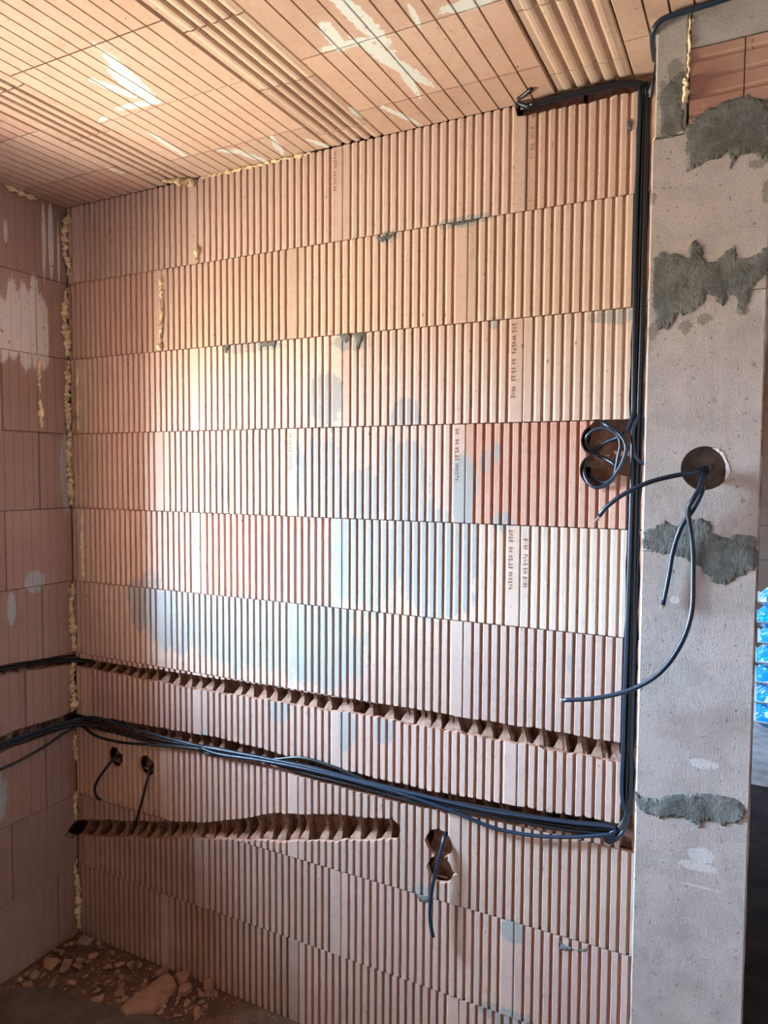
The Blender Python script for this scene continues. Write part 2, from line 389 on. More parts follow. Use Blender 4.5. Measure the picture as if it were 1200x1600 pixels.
# ------------------------------------------------------------------ back wall
LB = .5037; XE = 1.821                               # brick length; bricks stop at the upright cable chase
wall_back = obj('wall_back', *boxes([(-.3, 2.09, .095, .125, 0, H)]), M['core']); tag(wall_back, kind='structure')
ch1 = Cut(band([(0, .950), (.53, .946), (1.07, .958), (1.8, .955)], [(0, .985), (.5, .991), (1.07, 1.0), (1.8, 1.006)], -.1, 1.9, .0042, 1))
ch2 = Cut(band([(0, .735), (.65, .757), (1.12, .738), (1.39, .742), (1.81, .768)], [(0, .785), (.52, .806), (.65, .808), (1.12, .792), (1.39, .790), (1.81, .812)], -.1, 1.9, .0040, 2))
ch3 = Cut(band([(0, .348), (.52, .463), (.82, .526), (1.08, .590), (1.25, .636)], [(0, .408), (.40, .492), (.60, .535), (.82, .612), (1.08, .668), (1.25, .690)], -.1, 1.25, .0042, 3, .022), .028)
hl = [Cut(circle(*q), .030, True) for q in ((.182, .664, .035), (.325, .661, .035), (1.366, .655, .0375), (1.369, .584, .0365), (1.750, 1.705, .038), (1.750, 1.636, .039))]
box_cut = Cut(band([(1.7, 1.625), (1.9, 1.622)], [(1.7, 1.752), (1.9, 1.752)], 1.742, 1.9, .003, 5), .030, True)
top_cut = Cut(band([(1.5, 2.475), (1.58, 2.470), (1.83, 2.472)], [(1.5, 2.52), (1.9, 2.52)], 1.548, 1.9, .003, 6), .02, True)
CUTS = [ch1, ch2, ch3] + hl + [box_cut, top_cut]
def extra_cols(x0, x1):
    e = []
    for cx, r in ((.182, .035), (.325, .035), (1.3675, .0375), (1.750, .039)):
        e += [cx+r*math.sin(PI/2*k/8) for k in range(-8, 9)]
    e += [1.742, 1.5481, 1.228, 1.235, 1.241, 1.246, 1.2499]
    return e
# fired colour of each brick, ceiling down; shade painted into the low corner ones
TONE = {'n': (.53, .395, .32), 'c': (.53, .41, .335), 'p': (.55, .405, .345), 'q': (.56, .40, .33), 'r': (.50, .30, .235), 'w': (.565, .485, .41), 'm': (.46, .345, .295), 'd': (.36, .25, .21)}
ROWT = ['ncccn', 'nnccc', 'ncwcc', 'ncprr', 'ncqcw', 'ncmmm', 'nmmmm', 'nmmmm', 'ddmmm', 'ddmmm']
for k in range(10):
    zt = H-.25*k; zb = zt-.25; off = .0608 if k % 2 == 0 else -.0840
    starts = [off-LB] + [off+LB*i for i in range(5)]; bi = 0
    for s in starts:
        xe = XE if k < 7 else 1.895
        x0, x1 = max(s, 0.0), min(s+LB, xe)
        if x1-x0 < .02: continue
        tn = ROWT[k][min(bi, 4)]
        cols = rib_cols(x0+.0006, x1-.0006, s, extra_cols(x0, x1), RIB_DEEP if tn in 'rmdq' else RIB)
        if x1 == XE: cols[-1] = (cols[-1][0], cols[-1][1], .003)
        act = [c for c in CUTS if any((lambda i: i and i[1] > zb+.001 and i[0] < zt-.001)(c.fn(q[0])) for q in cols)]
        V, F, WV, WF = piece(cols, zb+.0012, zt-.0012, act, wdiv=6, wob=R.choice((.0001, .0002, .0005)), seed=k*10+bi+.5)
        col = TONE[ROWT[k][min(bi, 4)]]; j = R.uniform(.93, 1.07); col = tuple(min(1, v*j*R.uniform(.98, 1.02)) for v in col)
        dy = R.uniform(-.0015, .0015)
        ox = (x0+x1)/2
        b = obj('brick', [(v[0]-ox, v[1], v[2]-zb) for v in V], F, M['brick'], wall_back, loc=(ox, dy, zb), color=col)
        if WV: obj('inner_web', [(v[0]-ox, v[1], v[2]-zb) for v in WV], WF, M['cut'], b)
        bi += 1
    if k >= 7: continue
    x0 = 1.849                                          # remainder of the course beyond the upright chase
    cols = [(x0, .004, .003), (x0+.004, 0, 0), (x0+.010, 0, 0), (x0+.0105, .005, 0), (x0+.016, .005, 0), (x0+.018, 0, 0), (x0+.03, 0, 0), (1.97, 0, 0)]
    V, F, _, _ = piece(cols, zb+.0012, zt-.0012, wdiv=8, seed=k+77)
    obj('brick', [(v[0]-1.9, v[1], v[2]-zb) for v in V], F, M['brick'], wall_back, loc=(1.9, 0, zb), color=(.58, .32, .21))
V, F = boxes([(1.79, 1.88, .040, .05, .74, H)]); obj('chase_back', V, F, M['cut'], wall_back)
# works stamp pressed into the smooth bands
def stamp(text, x, ztop, size, parent):
    cu = bpy.data.curves.new('stamp', 'FONT'); cu.body = text; cu.size = size; cu.extrude = .0004; cu.space_character = 1.25; cu.resolution_u = 1
    o = bpy.data.objects.new('stamp_text', cu); C.objects.link(o); dg = bpy.context.evaluated_depsgraph_get()
    me = bpy.data.meshes.new_from_object(o.evaluated_get(dg)); bpy.data.objects.remove(o)
    s = bpy.data.objects.new('stamp', me); C.objects.link(s); me.materials.append(M['brick']); s.color = (.40, .21, .14, 1)
    s.parent = parent; s.matrix_parent_inverse = Matrix.Identity(4)
    s.matrix_world = Matrix.Translation((x, -.0004, ztop)) @ Matrix(((0, 1, 0, 0), (0, 0, -1, 0), (-1, 0, 0, 0), (0, 0, 0, 1)))
    return s
def brick_at(x, z):
    return next((b for b in wall_back.children if b.name.startswith('brick') and abs(b.location.z-z) < .01 and abs(b.location.x-x) < .3), None)
bpy.context.view_layer.update()
for k, n, txt in ((2, 3, '276 W0276  04 02.25  W02'), (4, 3, '2025  04 02.25 W0276'), (3, 3, '04  04 02.25 W0276'), (0, 2, 'W0276 04 02.25'), (4, 1, 'W0276 02.25'), (5, 2, '276 04 02.25'), (3, 2, '04 02.25 W0276')):
    off = .0608 if k % 2 == 0 else -.0840; xe = off+LB*n
    par = min((b for b in wall_back.children if b.name.startswith('brick') and abs(b.location.z-(H-.25*k-.25)) < .01 and b.location.x < xe), key=lambda b: abs(b.location.x-xe))
    s = stamp(txt, xe-.030, H-.25*k-.012, .0125, par)
    mw = s.matrix_world.copy(); s.parent = None; s.matrix_world = mw; s.parent = par; s.matrix_parent_inverse = Matrix.Translation(par.location).inverted()
for k, n, txt in ((4, 3, 'D1S3  PLUS EN D1S3'), (2, 3, 'D1S3  PLUS EN'), (0, 3, 'M    D1S3  EN   S'), (1, 3, 'D1S3  PLUS')):
    off = .0608 if k % 2 == 0 else -.0840; xe = off+LB*n
    par = min((b for b in wall_back.children if b.name.startswith('brick') and abs(b.location.z-(H-.25*k-.25)) < .01 and b.location.x > xe and b.location.x < 1.85), key=lambda b: abs(b.location.x-xe))
    s = stamp(txt, xe+.0075, H-.25*k-.03, .011, None); mw = s.matrix_world.copy(); s.parent = par; s.matrix_parent_inverse = Matrix.Translation(par.location).inverted()

# ------------------------------------------------------------------ left (outer) wall, smooth large bricks
YB = -1.45                                           # built brick by brick as far as this
(yn, yf, zs, zh), (yn2, yf2, zs2, zh2) = WIN
segs = [(-WT, -.094, yn, .125, 0, H), (-WT, -.094, YB, yf, 0, H), (-WT, -.094, yf, yn, 0, zs), (-WT, -.094, yf, yn, zh, H),
        (-WT, 0, yn2, YB, 0, H), (-WT, 0, ROOM_Y, yf2, 0, H), (-WT, 0, yf2, yn2, 0, zs2), (-WT, 0, yf2, yn2, zh2, H),
        (-.095, -.003, yn, yn+.0009, zs, zh), (-.095, -.003, yf-.0009, yf, zs, zh), (-.095, -.003, yf, yn, zs-.001, zs), (-.095, -.003, yf, yn, zh, zh+.001)]   # the last four line the reveal
wall_left = obj('wall_left', *boxes(segs), M['plain']); tag(wall_left, kind='structure')
lch1 = Cut(band([(-1, 1.03), (-.28, .984), (-.04, .966), (0, .960)], [(-1, 1.08), (-.28, 1.02), (-.04, .998), (0, .992)], -1, .1, .004, 21), .03)
lch2 = Cut(band([(-1, .745), (0, .743)], [(-1, .798), (0, .795)], -1, .1, .005, 22), .03)
lch3 = Cut(band([(-.08, .340), (0, .348)], [(-.08, .385), (0, .408)], -.055, .1, .006, 23), .03)
def left_place(x, d, w): return (-d, x, w)
for k in range(10):
    zt = H-.25*k; zb = zt-.25; off = -.122 if k % 2 else -.250
    if k == 6: off = -.19
    if k == 9: off = -.083
    edges = [0.0]; e = off
    while e > YB+.03: edges.append(e); e -= .25
    edges.append(YB); n = 0; runs = []
    for a, b in zip(edges, edges[1:]):
        if zb >= zs-.01 and zt <= zh+.01:                 # course cut by the window
            if a > yn: runs.append((a, max(b, yn)))
            if b < yf: runs.append((min(a, yf), b))
        else: runs.append((a, b))
    for a, b in runs:
        if a-b < .015: continue
        x0, x1 = b+.001, a-.001; cols = [(x0, .0025, 0), (x0+.002, 0, 0)]; g = x0+.022
        while g < x1-.012:
            cols += [(g, 0, 0), (g+.0008, .0012, 0), (g+.0022, .0012, 0), (g+.003, 0, 0)]; g += .0335
        cols += [(x1-.002, 0, 0), (x1, .0025, 0)]
        act = [c for c in (lch1, lch2, lch3) if any((lambda i: i and i[1] > zb+.001 and i[0] < zt-.001)(c.fn(q[0])) for q in cols)]
        V, F, WV, WF = piece(cols, zb+.0012, zt-.0012, act, wdiv=3, wob=.0003, seed=200+k*10+n, place=left_place)
        cy = (x0+x1)/2; j = R.uniform(.88, 1.05); col = tuple(v*j for v in (.29, .175, .135))
        bo = obj('brick', [(v[0], v[1]-cy, v[2]-zb) for v in V], F, M['brick_left'], wall_left, loc=(R.uniform(-.002, .001), cy, zb), color=col)
        if WV: obj('inner_web', [(v[0], v[1]-cy, v[2]-zb) for v in WV], WF, M['cut'], bo)
        n += 1

# ------------------------------------------------------------------ ceiling: hollow blocks between clay-faced beams
ceiling = obj('ceiling', *boxes([(-WT, ROOM_X, -1.95, .2, H+.018, H+.12), (-WT, ROOM_X, ROOM_Y-.2, -1.95, H, H+.12), (-WT, ROOM_X+.2, .2, FAR_Y+.2, H, H+.12)]), M['core'])
ceiling.data.materials.append(M['plain']); tag(ceiling, kind='structure')
for p in ceiling.data.polygons:
    if p.index >= 6: p.material_index = 1
def ceil_place(x, d, w): return (x, w, H+d)
beams = [(.410, .578), (1.031, 1.189), (1.644, 1.812), (2.265, 2.433)]
spans = [(-.04, .410, .037), (.578, 1.031, .0365), (1.189, 1.644, .0432), (1.812, 2.265, .0432), (2.433, 2.886, .0432)]
def slit_cols(x0, x1, pitch):
    x0 += .0015; x1 -= .0022
    c = [(x0, .004, 0), (x0+.002, 0, 0)]; n = int((x1-x0-.02)/pitch); g = x0+((x1-x0)-pitch*(n-1))/2 if n > 1 else x1
    for i in range(n):
        q = g+i*pitch; c += [(q-.0021, 0, 0), (q-.0017, .009, 0), (q+.0017, .009, 0), (q+.0021, 0, 0)]
    return c+[(x1-.002, 0, 0), (x1, .004, 0)]
def beam_cols(x0, x1):
    x0 += .0030; x1 -= .0030; c = [(x0, .006, 0), (x0+.002, .001, 0)]; p = (x1-x0-.008)/5; 
    for i in range(5):
        b = x0+.004+i*p
        if i: c += [(b, .0065, 0), (b+.007, .0065, 0)]
        c += [(b+.0095, .002, 0), (b+.014, .0003, 0), (b+p-.009, 0, 0), (b+p-.003, .0012, 0)]
    return c+[(x1-.002, .002, 0), (x1, .006, 0)]
def ceil_row(x0, x1, cols, y_first, pitch, tones, name, seed):
    ys = [0.0]; y = y_first
    while y > -1.95: ys.append(y); y -= pitch
    ys.append(-1.95)
    for i, (a, b) in enumerate(zip(ys, ys[1:])):
        V, F, _, _ = piece(cols, b+.0017, a-.0017, wdiv=6, wob=.0004, seed=seed+i, webs=False)
        cx, cy = (x0+x1)/2, (a+b)/2; j = R.uniform(.93, 1.06); col = tuple(v*j for v in R.choice(tones))
        obj(name, [(v[0]-cx, v[2]-cy, v[1]) for v in V], F, M['ceiling'], ceiling, loc=(cx, cy, H+R.uniform(0, .0015)), color=col)
for i, (x0, x1, p) in enumerate(spans):
    ceil_row(x0, x1, slit_cols(x0, x1, p), (-.17, -.127, -.14, -.15, -.1)[i], .2485, [(.49, .33, .25), (.47, .29, .215), (.50, .35, .265)], 'ceiling_block', 300+i*20)
for i, (x0, x1) in enumerate(beams):
    ceil_row(x0, x1, beam_cols(x0, x1), (-.09, -.075, -.09, -.1)[i], .248, [(.50, .37, .275), (.52, .39, .29), (.48, .345, .26)], 'beam_shell', 500+i*20)

# ------------------------------------------------------------------ floor and the rest of the shell
floor = obj('floor', *boxes([(-WT, ROOM_X+.2, ROOM_Y-.2, .2, -.12, 0)]), M['floor']); tag(floor, kind='structure')
ff = obj('floor', *boxes([(-WT, ROOM_X+.2, .2, 2.49, -.12, -.004)]), M['rear_floor']); tag(ff, kind='structure')  # darker stretch of the rear floor, up to the pale slab
fs = obj('floor', *boxes([(-WT, ROOM_X+.2, 2.49, FAR_Y+.2, -.12, 0.0)]), M['slab']); tag(fs, kind='structure')
o = obj('wall_front', *boxes([(-WT, ROOM_X+.2, ROOM_Y-.2, ROOM_Y, 0, H)]), M['plain']); tag(o, kind='structure')
o = obj('wall_side', *boxes([(ROOM_X, ROOM_X+.2, ROOM_Y, FAR_Y, 0, H)]), M['plain']); tag(o, kind='structure')
f0, f1, f2, f3 = FWIN
o = obj('wall_left_rear', *boxes([(-WT, 0, .126, f0, 0, H), (-WT, 0, f1, FAR_Y, 0, H), (-WT, 0, f0, f1, 0, f2), (-WT, 0, f0, f1, f3, H)]), M['plain']); tag(o, kind='structure')
wall_far = obj('wall_far', *boxes([(-WT, ROOM_X+.2, FAR_Y+.02, FAR_Y+.2, 0, H)]), M['joint']); tag(wall_far, kind='structure')
bm_v, bm_f = boxv(-.247, .247, 0, .03, 0, .246); proto = None
for k in range(10):
    for i in range(-1, 5):
        x = 1.0+.5*i+(.25 if k % 2 else 0)
        if proto is None: proto = obj('brick', bm_v, bm_f, M['plain'], wall_far, loc=(x, FAR_Y, .25*k)); continue
        b = proto.copy(); C.objects.link(b); b.parent = wall_far; b.location = (x, FAR_Y, .25*k)

# ------------------------------------------------------------------ block pier (end of the cross wall)
PX0, PX1, PY = 1.880, 2.088, -.2
wall_right = obj('wall_right', *boxes([(PX0+.004, PX1-.004, PY+.06, .125, 0, H)]), M['block']); tag(wall_right, kind='structure')
def pier_block(x0, x1, z0, z1, mat, cuts=(), extra=(), name='block', col=None, dep=.06, rough=.0016):
    xs = sorted(set([x0, x0+.003, x1-.003, x1]+[x0+.003+(x1-x0-.006)*k/6 for k in range(7)]+list(extra)))
    cols = [(x, .0022 if x in (x0, x1) else .0003*nz1(x*60, z0), rough if x in (x0, x1) else 0) for x in xs]
    V, F, _, _ = piece(cols, z0, z1, cuts, shell=dep, wdiv=max(2, int((z1-z0)/.012)), wob=0, seed=z0*9+x0, webs=False)
    cx = (x0+x1)/2
    return obj(name, [(v[0]-cx, v[1], v[2]-z0) for v in V], F, mat, wall_right, loc=(cx, PY, z0), color=col)
HC = (1.991, 1.639, .0425)
hc = Cut(circle(*HC)); ex = [HC[0]+HC[2]*math.sin(PI/2*k/10) for k in range(-10, 11)]
for z0, z1 in ((0, .4685), (.470, .9695), (.971, 1.4735), (1.475, 1.9685), (1.970, 2.2735)):
    h = z0 < HC[1] < z1
    pier_block(PX0, PX1, z0, z1, M['block'], [hc] if h else (), ex if h else ())
pier_block(PX0+.004, 1.9405, 2.2765, H, M['lintel'])
pier_block(1.9455, PX1, 2.431, H, M['lintel'])
for x0, x1 in ((1.9455, 2.0375), (2.0395, PX1)):          # offcut of ribbed brick laid on its side under the lintel
    cols = [(z, d, 0) for z, d in ((2.275, .002), (2.277, 0), (2.300, 0), (2.303, .003), (2.308, .003), (2.311, 0), (2.334, 0), (2.337, .003), (2.342, .003), (2.345, 0), (2.368, 0), (2.371, .003), (2.376, .003), (2.379, 0), (2.402, 0), (2.405, .003), (2.410, .003), (2.413, 0), (2.427, 0), (2.429, .002))]
    V, F, _, _ = piece(cols, x0, x1, shell=.04, wdiv=4, seed=x0, webs=False); cx = (x0+x1)/2
    obj('brick', [(v[2]-cx, v[1], v[0]-2.275) for v in V], F, M['brick'], wall_right, loc=(cx, PY, 2.275), color=(.33, .19, .14))
# drilled recess
V, F = [], []; n = 32
for j, (r, d) in enumerate(((HC[2], .0), (HC[2], .050), (HC[2]*.96, .054), (HC[2]*.35, .056), (.010, .057), (.009, .09))):
    for k in range(n): a = 2*PI*k/n; V.append((r*math.cos(a), d, r*math.sin(a)))
    if j:
        for k in range(n): F.append(((j-1)*n+k, (j-1)*n+(k+1) % n, j*n+(k+1) % n, j*n+k))
obj('socket_recess', V, F, M['recess'], wall_right, loc=(HC[0], PY+.001, HC[1]), smooth=True)
def patch(pts, y0, th, mat, parent, name, seed, jag=.003, res=.0035):
    """trowelled smear with a ragged outline and real thickness"""
    P = [onY(px, py, y0) for px, py in pts]; out = []
    for a, b in zip(P, P[1:]+P[:1]):
        n = max(1, int((b-a).length/res))
        for k in range(n):
            p = a.lerp(b, k/n); q = nvec((p.x*70, seed, p.z*70))+nvec((p.x*200, seed, p.z*200))*.5; out.append((p.x+q.x*jag, p.z+q.z*jag))
    n0 = len(out); pts2 = [Vector(p) for p in out]
    x0, x1 = min(p[0] for p in out), max(p[0] for p in out); z0, z1 = min(p[1] for p in out), max(p[1] for p in out); g = .0075
    for a in range(int((x1-x0)/g)):
        for b in range(int((z1-z0)/g)): pts2.append(Vector((x0+g*(a+.5+.2*(b % 2)), z0+g*(b+.5))))
    vv, _, ff, *_ = delaunay_2d_cdt(pts2, [(k, (k+1) % n0) for k in range(n0)], [list(range(n0))], 1, 1e-6)
    bm = bmesh.new(); vs = [bm.verts.new((p.x, y0, p.y)) for p in vv]
    for q in ff:
        try: bm.faces.new([vs[k] for k in q])
        except ValueError: pass
    bmesh.ops.delete(bm, geom=[v for v in bm.verts if not v.link_faces], context='VERTS')
    for v in bm.verts:
        edge = any(e.is_boundary for e in v.link_edges)
        v.co.y = y0-(.0007 if edge else .0007+th*.6*(.8+.5*noise.noise((v.co.x*40, seed, v.co.z*40))))
    be = [e for e in bm.edges if e.is_boundary]
    r = bmesh.ops.extrude_edge_only(bm, edges=be)
    for v in r['geom']:
        if isinstance(v, bmesh.types.BMVert): v.co.y = y0+.004
    me = bpy.data.meshes.new(name); bm.to_mesh(me); bm.free(); me.materials.append(mat)
    o = bpy.data.objects.new(name, me); C.objects.link(o); o.parent = parent; return o
M['chip'] = NT('white_chipped_rim').out((.66, .68, .68))
patch([(1112, 699), (1122, 701), (1132, 708), (1137, 722), (1141, 734), (1138, 745), (1132, 750), (1135, 735), (1131, 718), (1124, 708)], PY, .001, M['chip'], wall_right, 'chipped_rim', 41, .0012, .003)
P1 = [(1018, 430), (1021, 404), (1034, 393), (1048, 399), (1062, 396), (1074, 404), (1079, 384), (1089, 373), (1097, 392), (1103, 411), (1122, 408), (1133, 393), (1146, 384), (1151, 404), (1166, 401), (1184, 396), (1200, 388), (1206, 450), (1196, 430), (1180, 442), (1170, 470), (1160, 490), (1150, 470), (1138, 462), (1130, 478), (1120, 472), (1108, 455), (1100, 470), (1085, 488), (1068, 492), (1058, 488), (1052, 505), (1042, 514), (1026, 514), (1018, 480)]
P2_ = [(1006, 832), (1025, 823), (1038, 814), (1055, 822), (1072, 811), (1092, 808), (1108, 818), (1112, 832), (1135, 840), (1160, 834), (1182, 840), (1185, 868), (1180, 890), (1155, 902), (1135, 914), (1112, 908), (1096, 890), (1075, 874), (1050, 866), (1022, 862), (1004, 855)]
P3 = [(992, 1236), (1003, 1245), (1025, 1247), (1045, 1240), (1075, 1240), (1110, 1242), (1145, 1246), (1160, 1256), (1167, 1270), (1160, 1280), (1135, 1290), (1118, 1286), (1104, 1281), (1092, 1292), (1084, 1284), (1068, 1277), (1035, 1278), (1008, 1272), (993, 1258)]
P0 = [(1070, 232), (1072, 200), (1082, 186), (1095, 175), (1120, 165), (1140, 158), (1165, 150), (1200, 155), (1206, 255), (1196, 252), (1182, 244), (1168, 239), (1152, 244), (1144, 264), (1140, 262), (1139, 237), (1120, 247), (1100, 256), (1074, 266)]
PS = [(1030, 158), (1040, 132), (1055, 120), (1069, 110), (1068, 160), (1068, 205), (1052, 212), (1034, 212)]
for i, p in enumerate((P1, P2_, P3, P0, PS)):
    patch(p, PY, (.0025, .0025, .0035, .004, .002)[i], M['mortar'], wall_right, 'mortar_patch', i*3.3, (.0042, .0038, .0032, .0036, .0036)[i])
# small grey pats squeezed from the bed joints of the back wall
for i, p in enumerate(([(528, 523), (545, 521), (548, 526), (540, 536), (534, 530)], [(550, 521), (568, 520), (566, 530), (560, 545), (556, 532)], [(404, 537), (431, 533), (428, 542), (418, 540), (410, 543)],
                       [(348, 541), (358, 540), (352, 552)], [(588, 372), (612, 366), (618, 364), (608, 372), (596, 378)], [(698, 350), (722, 345), (748, 340), (740, 346), (715, 352)],
                       [(868, 1468), (878, 1472), (874, 1482), (884, 1486), (920, 1481), (915, 1488), (900, 1484)], [(650, 1394), (662, 1399), (672, 1404), (668, 1410), (655, 1408)], [(983, 186), (987, 190), (986, 202), (982, 206), (979, 196)])):
    patch(p, -.0005, .004, M['mortar'], wall_back, 'mortar_pat', 20+i, .0015, .004)

# ------------------------------------------------------------------ expanding foam in the seams
def foam(pts, r, parent, seed, flat=.6):
    path = catmull(pts, .004); r *= 1.35; V, F = tube(path, lambda u: r*(.22+1.5*abs(noise.noise((u*len(path)*.12, seed, 0)))+.30*math.sin(PI*u)), 9)
    V = [Vector(v)+nvec((Vector(v)*140)+Vector((seed, 0, 0)))*r*.6 for v in V]
    return obj('foam_bead', V, F, M['foam'], parent, smooth=True)
cx = .004
foam([(.018, -.006, 2.475), (.006, -.012, 2.43), (.004, -.014, 2.37), (.012, -.008, 2.32), (.016, -.006, 2.27)], .0085, wall_back, 1)
foam([(.004, -.010, 2.235), (.002, -.012, 2.19), (-.001, -.014, 2.12), (.003, -.010, 2.06), (.004, -.008, 2.01)], .010, wall_back, 2)
foam([(.004, -.006, 1.99), (.002, -.010, 1.93), (-.002, -.014, 1.86), (.004, -.010, 1.82), (.004, -.010, 1.77), (.012, -.010, 1.745)], .0105, wall_back, 3)
foam([(.002, -.006, 1.735), (-.001, -.012, 1.67), (.004, -.008, 1.60), (.005, -.006, 1.51)], .009, wall_back, 4)
foam([(.004, -.006, 1.235), (.004, -.008, 1.20), (.000, -.012, 1.16), (.004, -.008, 1.09), (.004, -.006, 1.01)], .009, wall_back, 5)
foam([(.003, -.008, .965), (.000, -.014, .90), (.002, -.012, .84), (.003, -.008, .80)], .011, wall_back, 6)
foam([(.004, -.006, .725), (.004, -.009, .67), (.004, -.006, .62)], .008, wall_back, 7)
foam([(.004, -.006, .51), (.002, -.010, .46), (.004, -.008, .41)], .008, wall_back, 8)
foam([(.004, -.008, .27), (-.002, -.014, .24), (.003, -.008, .20), (.004, -.007, .10), (.004, -.006, .02)], .008, wall_back, 9)
foam([(.040, -.001, 1.985), (.042, -.002, 1.90), (.040, -.001, 1.80), (.041, -.001, 1.755)], .0042, wall_back, 10)
foam([(.050, -.001, 1.49), (.050, -.001, 1.40), (.052, -.002, 1.30), (.051, -.001, 1.255)], .0042, wall_back, 11)
foam([(.4185, 0, 2.23), (.420, -.003, 2.17), (.421, -.005, 2.10), (.416, -.003, 2.04), (.412, -.005, 2.005)], .0060, wall_back, 12)
foam([(.562, -.002, 2.30), (.564, -.003, 2.275), (.565, -.003, 2.245)], .005, wall_back, 13)
foam([(.47, -.04, 2.497), (.51, -.02, 2.494), (.545, -.008, 2.488), (.560, -.004, 2.480)], .0075, wall_back, 14)
foam([(.57, -.002, 2.498), (.66, -.002, 2.498), (.76, -.002, 2.498), (.86, -.002, 2.498), (.955, -.003, 2.497), (.972, -.006, 2.496)], .0042, wall_back, 15)
foam([(0.0, -.118, 1.985), (.001, -.120, 1.93), (0, -.117, 1.88)], .0055, wall_left, 16)
foam([(0.0, -.118, 1.86), (.001, -.115, 1.81), (0, -.114, 1.765)], .0050, wall_left, 17)
foam([(0.002, -.225, 2.497), (.003, -.17, 2.494), (.003, -.115, 2.493)], .006, wall_left, 18)
foam([(1.943, PY-.001, 2.495), (1.9425, PY-.001, 2.44), (1.942, PY, 2.36)], .0028, wall_right, 19)
foam([(1.936, PY-.002, 2.375), (1.940, PY-.006, 2.363), (1.940, PY-.004, 2.345), (1.938, PY-.002, 2.332)], .0055, wall_right, 20)
foam([(1.880, PY-.001, 2.276), (1.888, PY-.003, 2.274)], .004, wall_right, 21)

# ------------------------------------------------------------------ cables
def cable(pts, label, r=.0045, mat='cable', group=None, ends=(0, 0), name='cable', stripe=None):
    path = catmull(pts, .010); V, F = tube(path, r, 10)
    root = empty(name, path[0], label, 'cable', group)
    obj('sheath', [v-path[0] for v in V], F, M[mat], root, smooth=True)
    for e, (p, q) in zip(ends, ((path[0], path[1]), (path[-1], path[-2]))):
        if e:
            d = (p-q).normalized()
            for k in range(2):
                s = d.orthogonal().normalized()*(.002 if k else -.002)
                V, F = tube([p-path[0]+s*.6, p-path[0]+d*.004+s, p-path[0]+d*.010*e+s*1.6], .0013, 6); obj('wire_core', V, F, M['sheath' if k else 'copper'], root, smooth=True)
    return root
def Y(px, py, y): return onY(px, py, y)
# three tails from the pier recess
cable([(1.990, PY+.085, 1.640), (1.990, PY+.03, 1.640), Y(1085, 738, PY-.02), Y(1050, 744, PY-.05), Y(1010, 755, PY-.06), Y(970, 775, PY-.06), Y(945, 795, PY-.055), Y(937, 806, PY-.05)],
      'short cable tail pointing left from the round recess in the pier', .0046, 'cable_blue', ends=(0, 1.6))
cable([(1.992, PY+.085, 1.634), (1.992, PY+.02, 1.632), Y(1096, 752, PY-.018), Y(1092, 765, PY-.03), Y(1080, 785, PY-.035), Y(1075, 800, PY-.03), Y(1082, 850, PY-.03), Y(1083, 900, PY-.034), Y(1080, 960, PY-.045), Y(1062, 1010, PY-.055), Y(1030, 1052, PY-.06), Y(985, 1078, PY-.055), Y(930, 1091, PY-.05), Y(880, 1094, PY-.045)],
      'long cable tail hanging in a loop from the recess in the pier', .0046, 'cable_blue', ends=(0, .6))
cable([(1.988, PY+.085, 1.634), (1.990, PY+.02, 1.630), Y(1098, 752, PY-.012), Y(1097, 768, PY-.022), Y(1082, 798, PY-.022), Y(1065, 822, PY-.02), Y(1052, 860, PY-.014), Y(1045, 900, PY-.012), Y(1036, 945, PY-.012)],
      'middle-length cable tail hanging straight down the pier from its recess', .0045, 'cable_blue', ends=(0, .8))
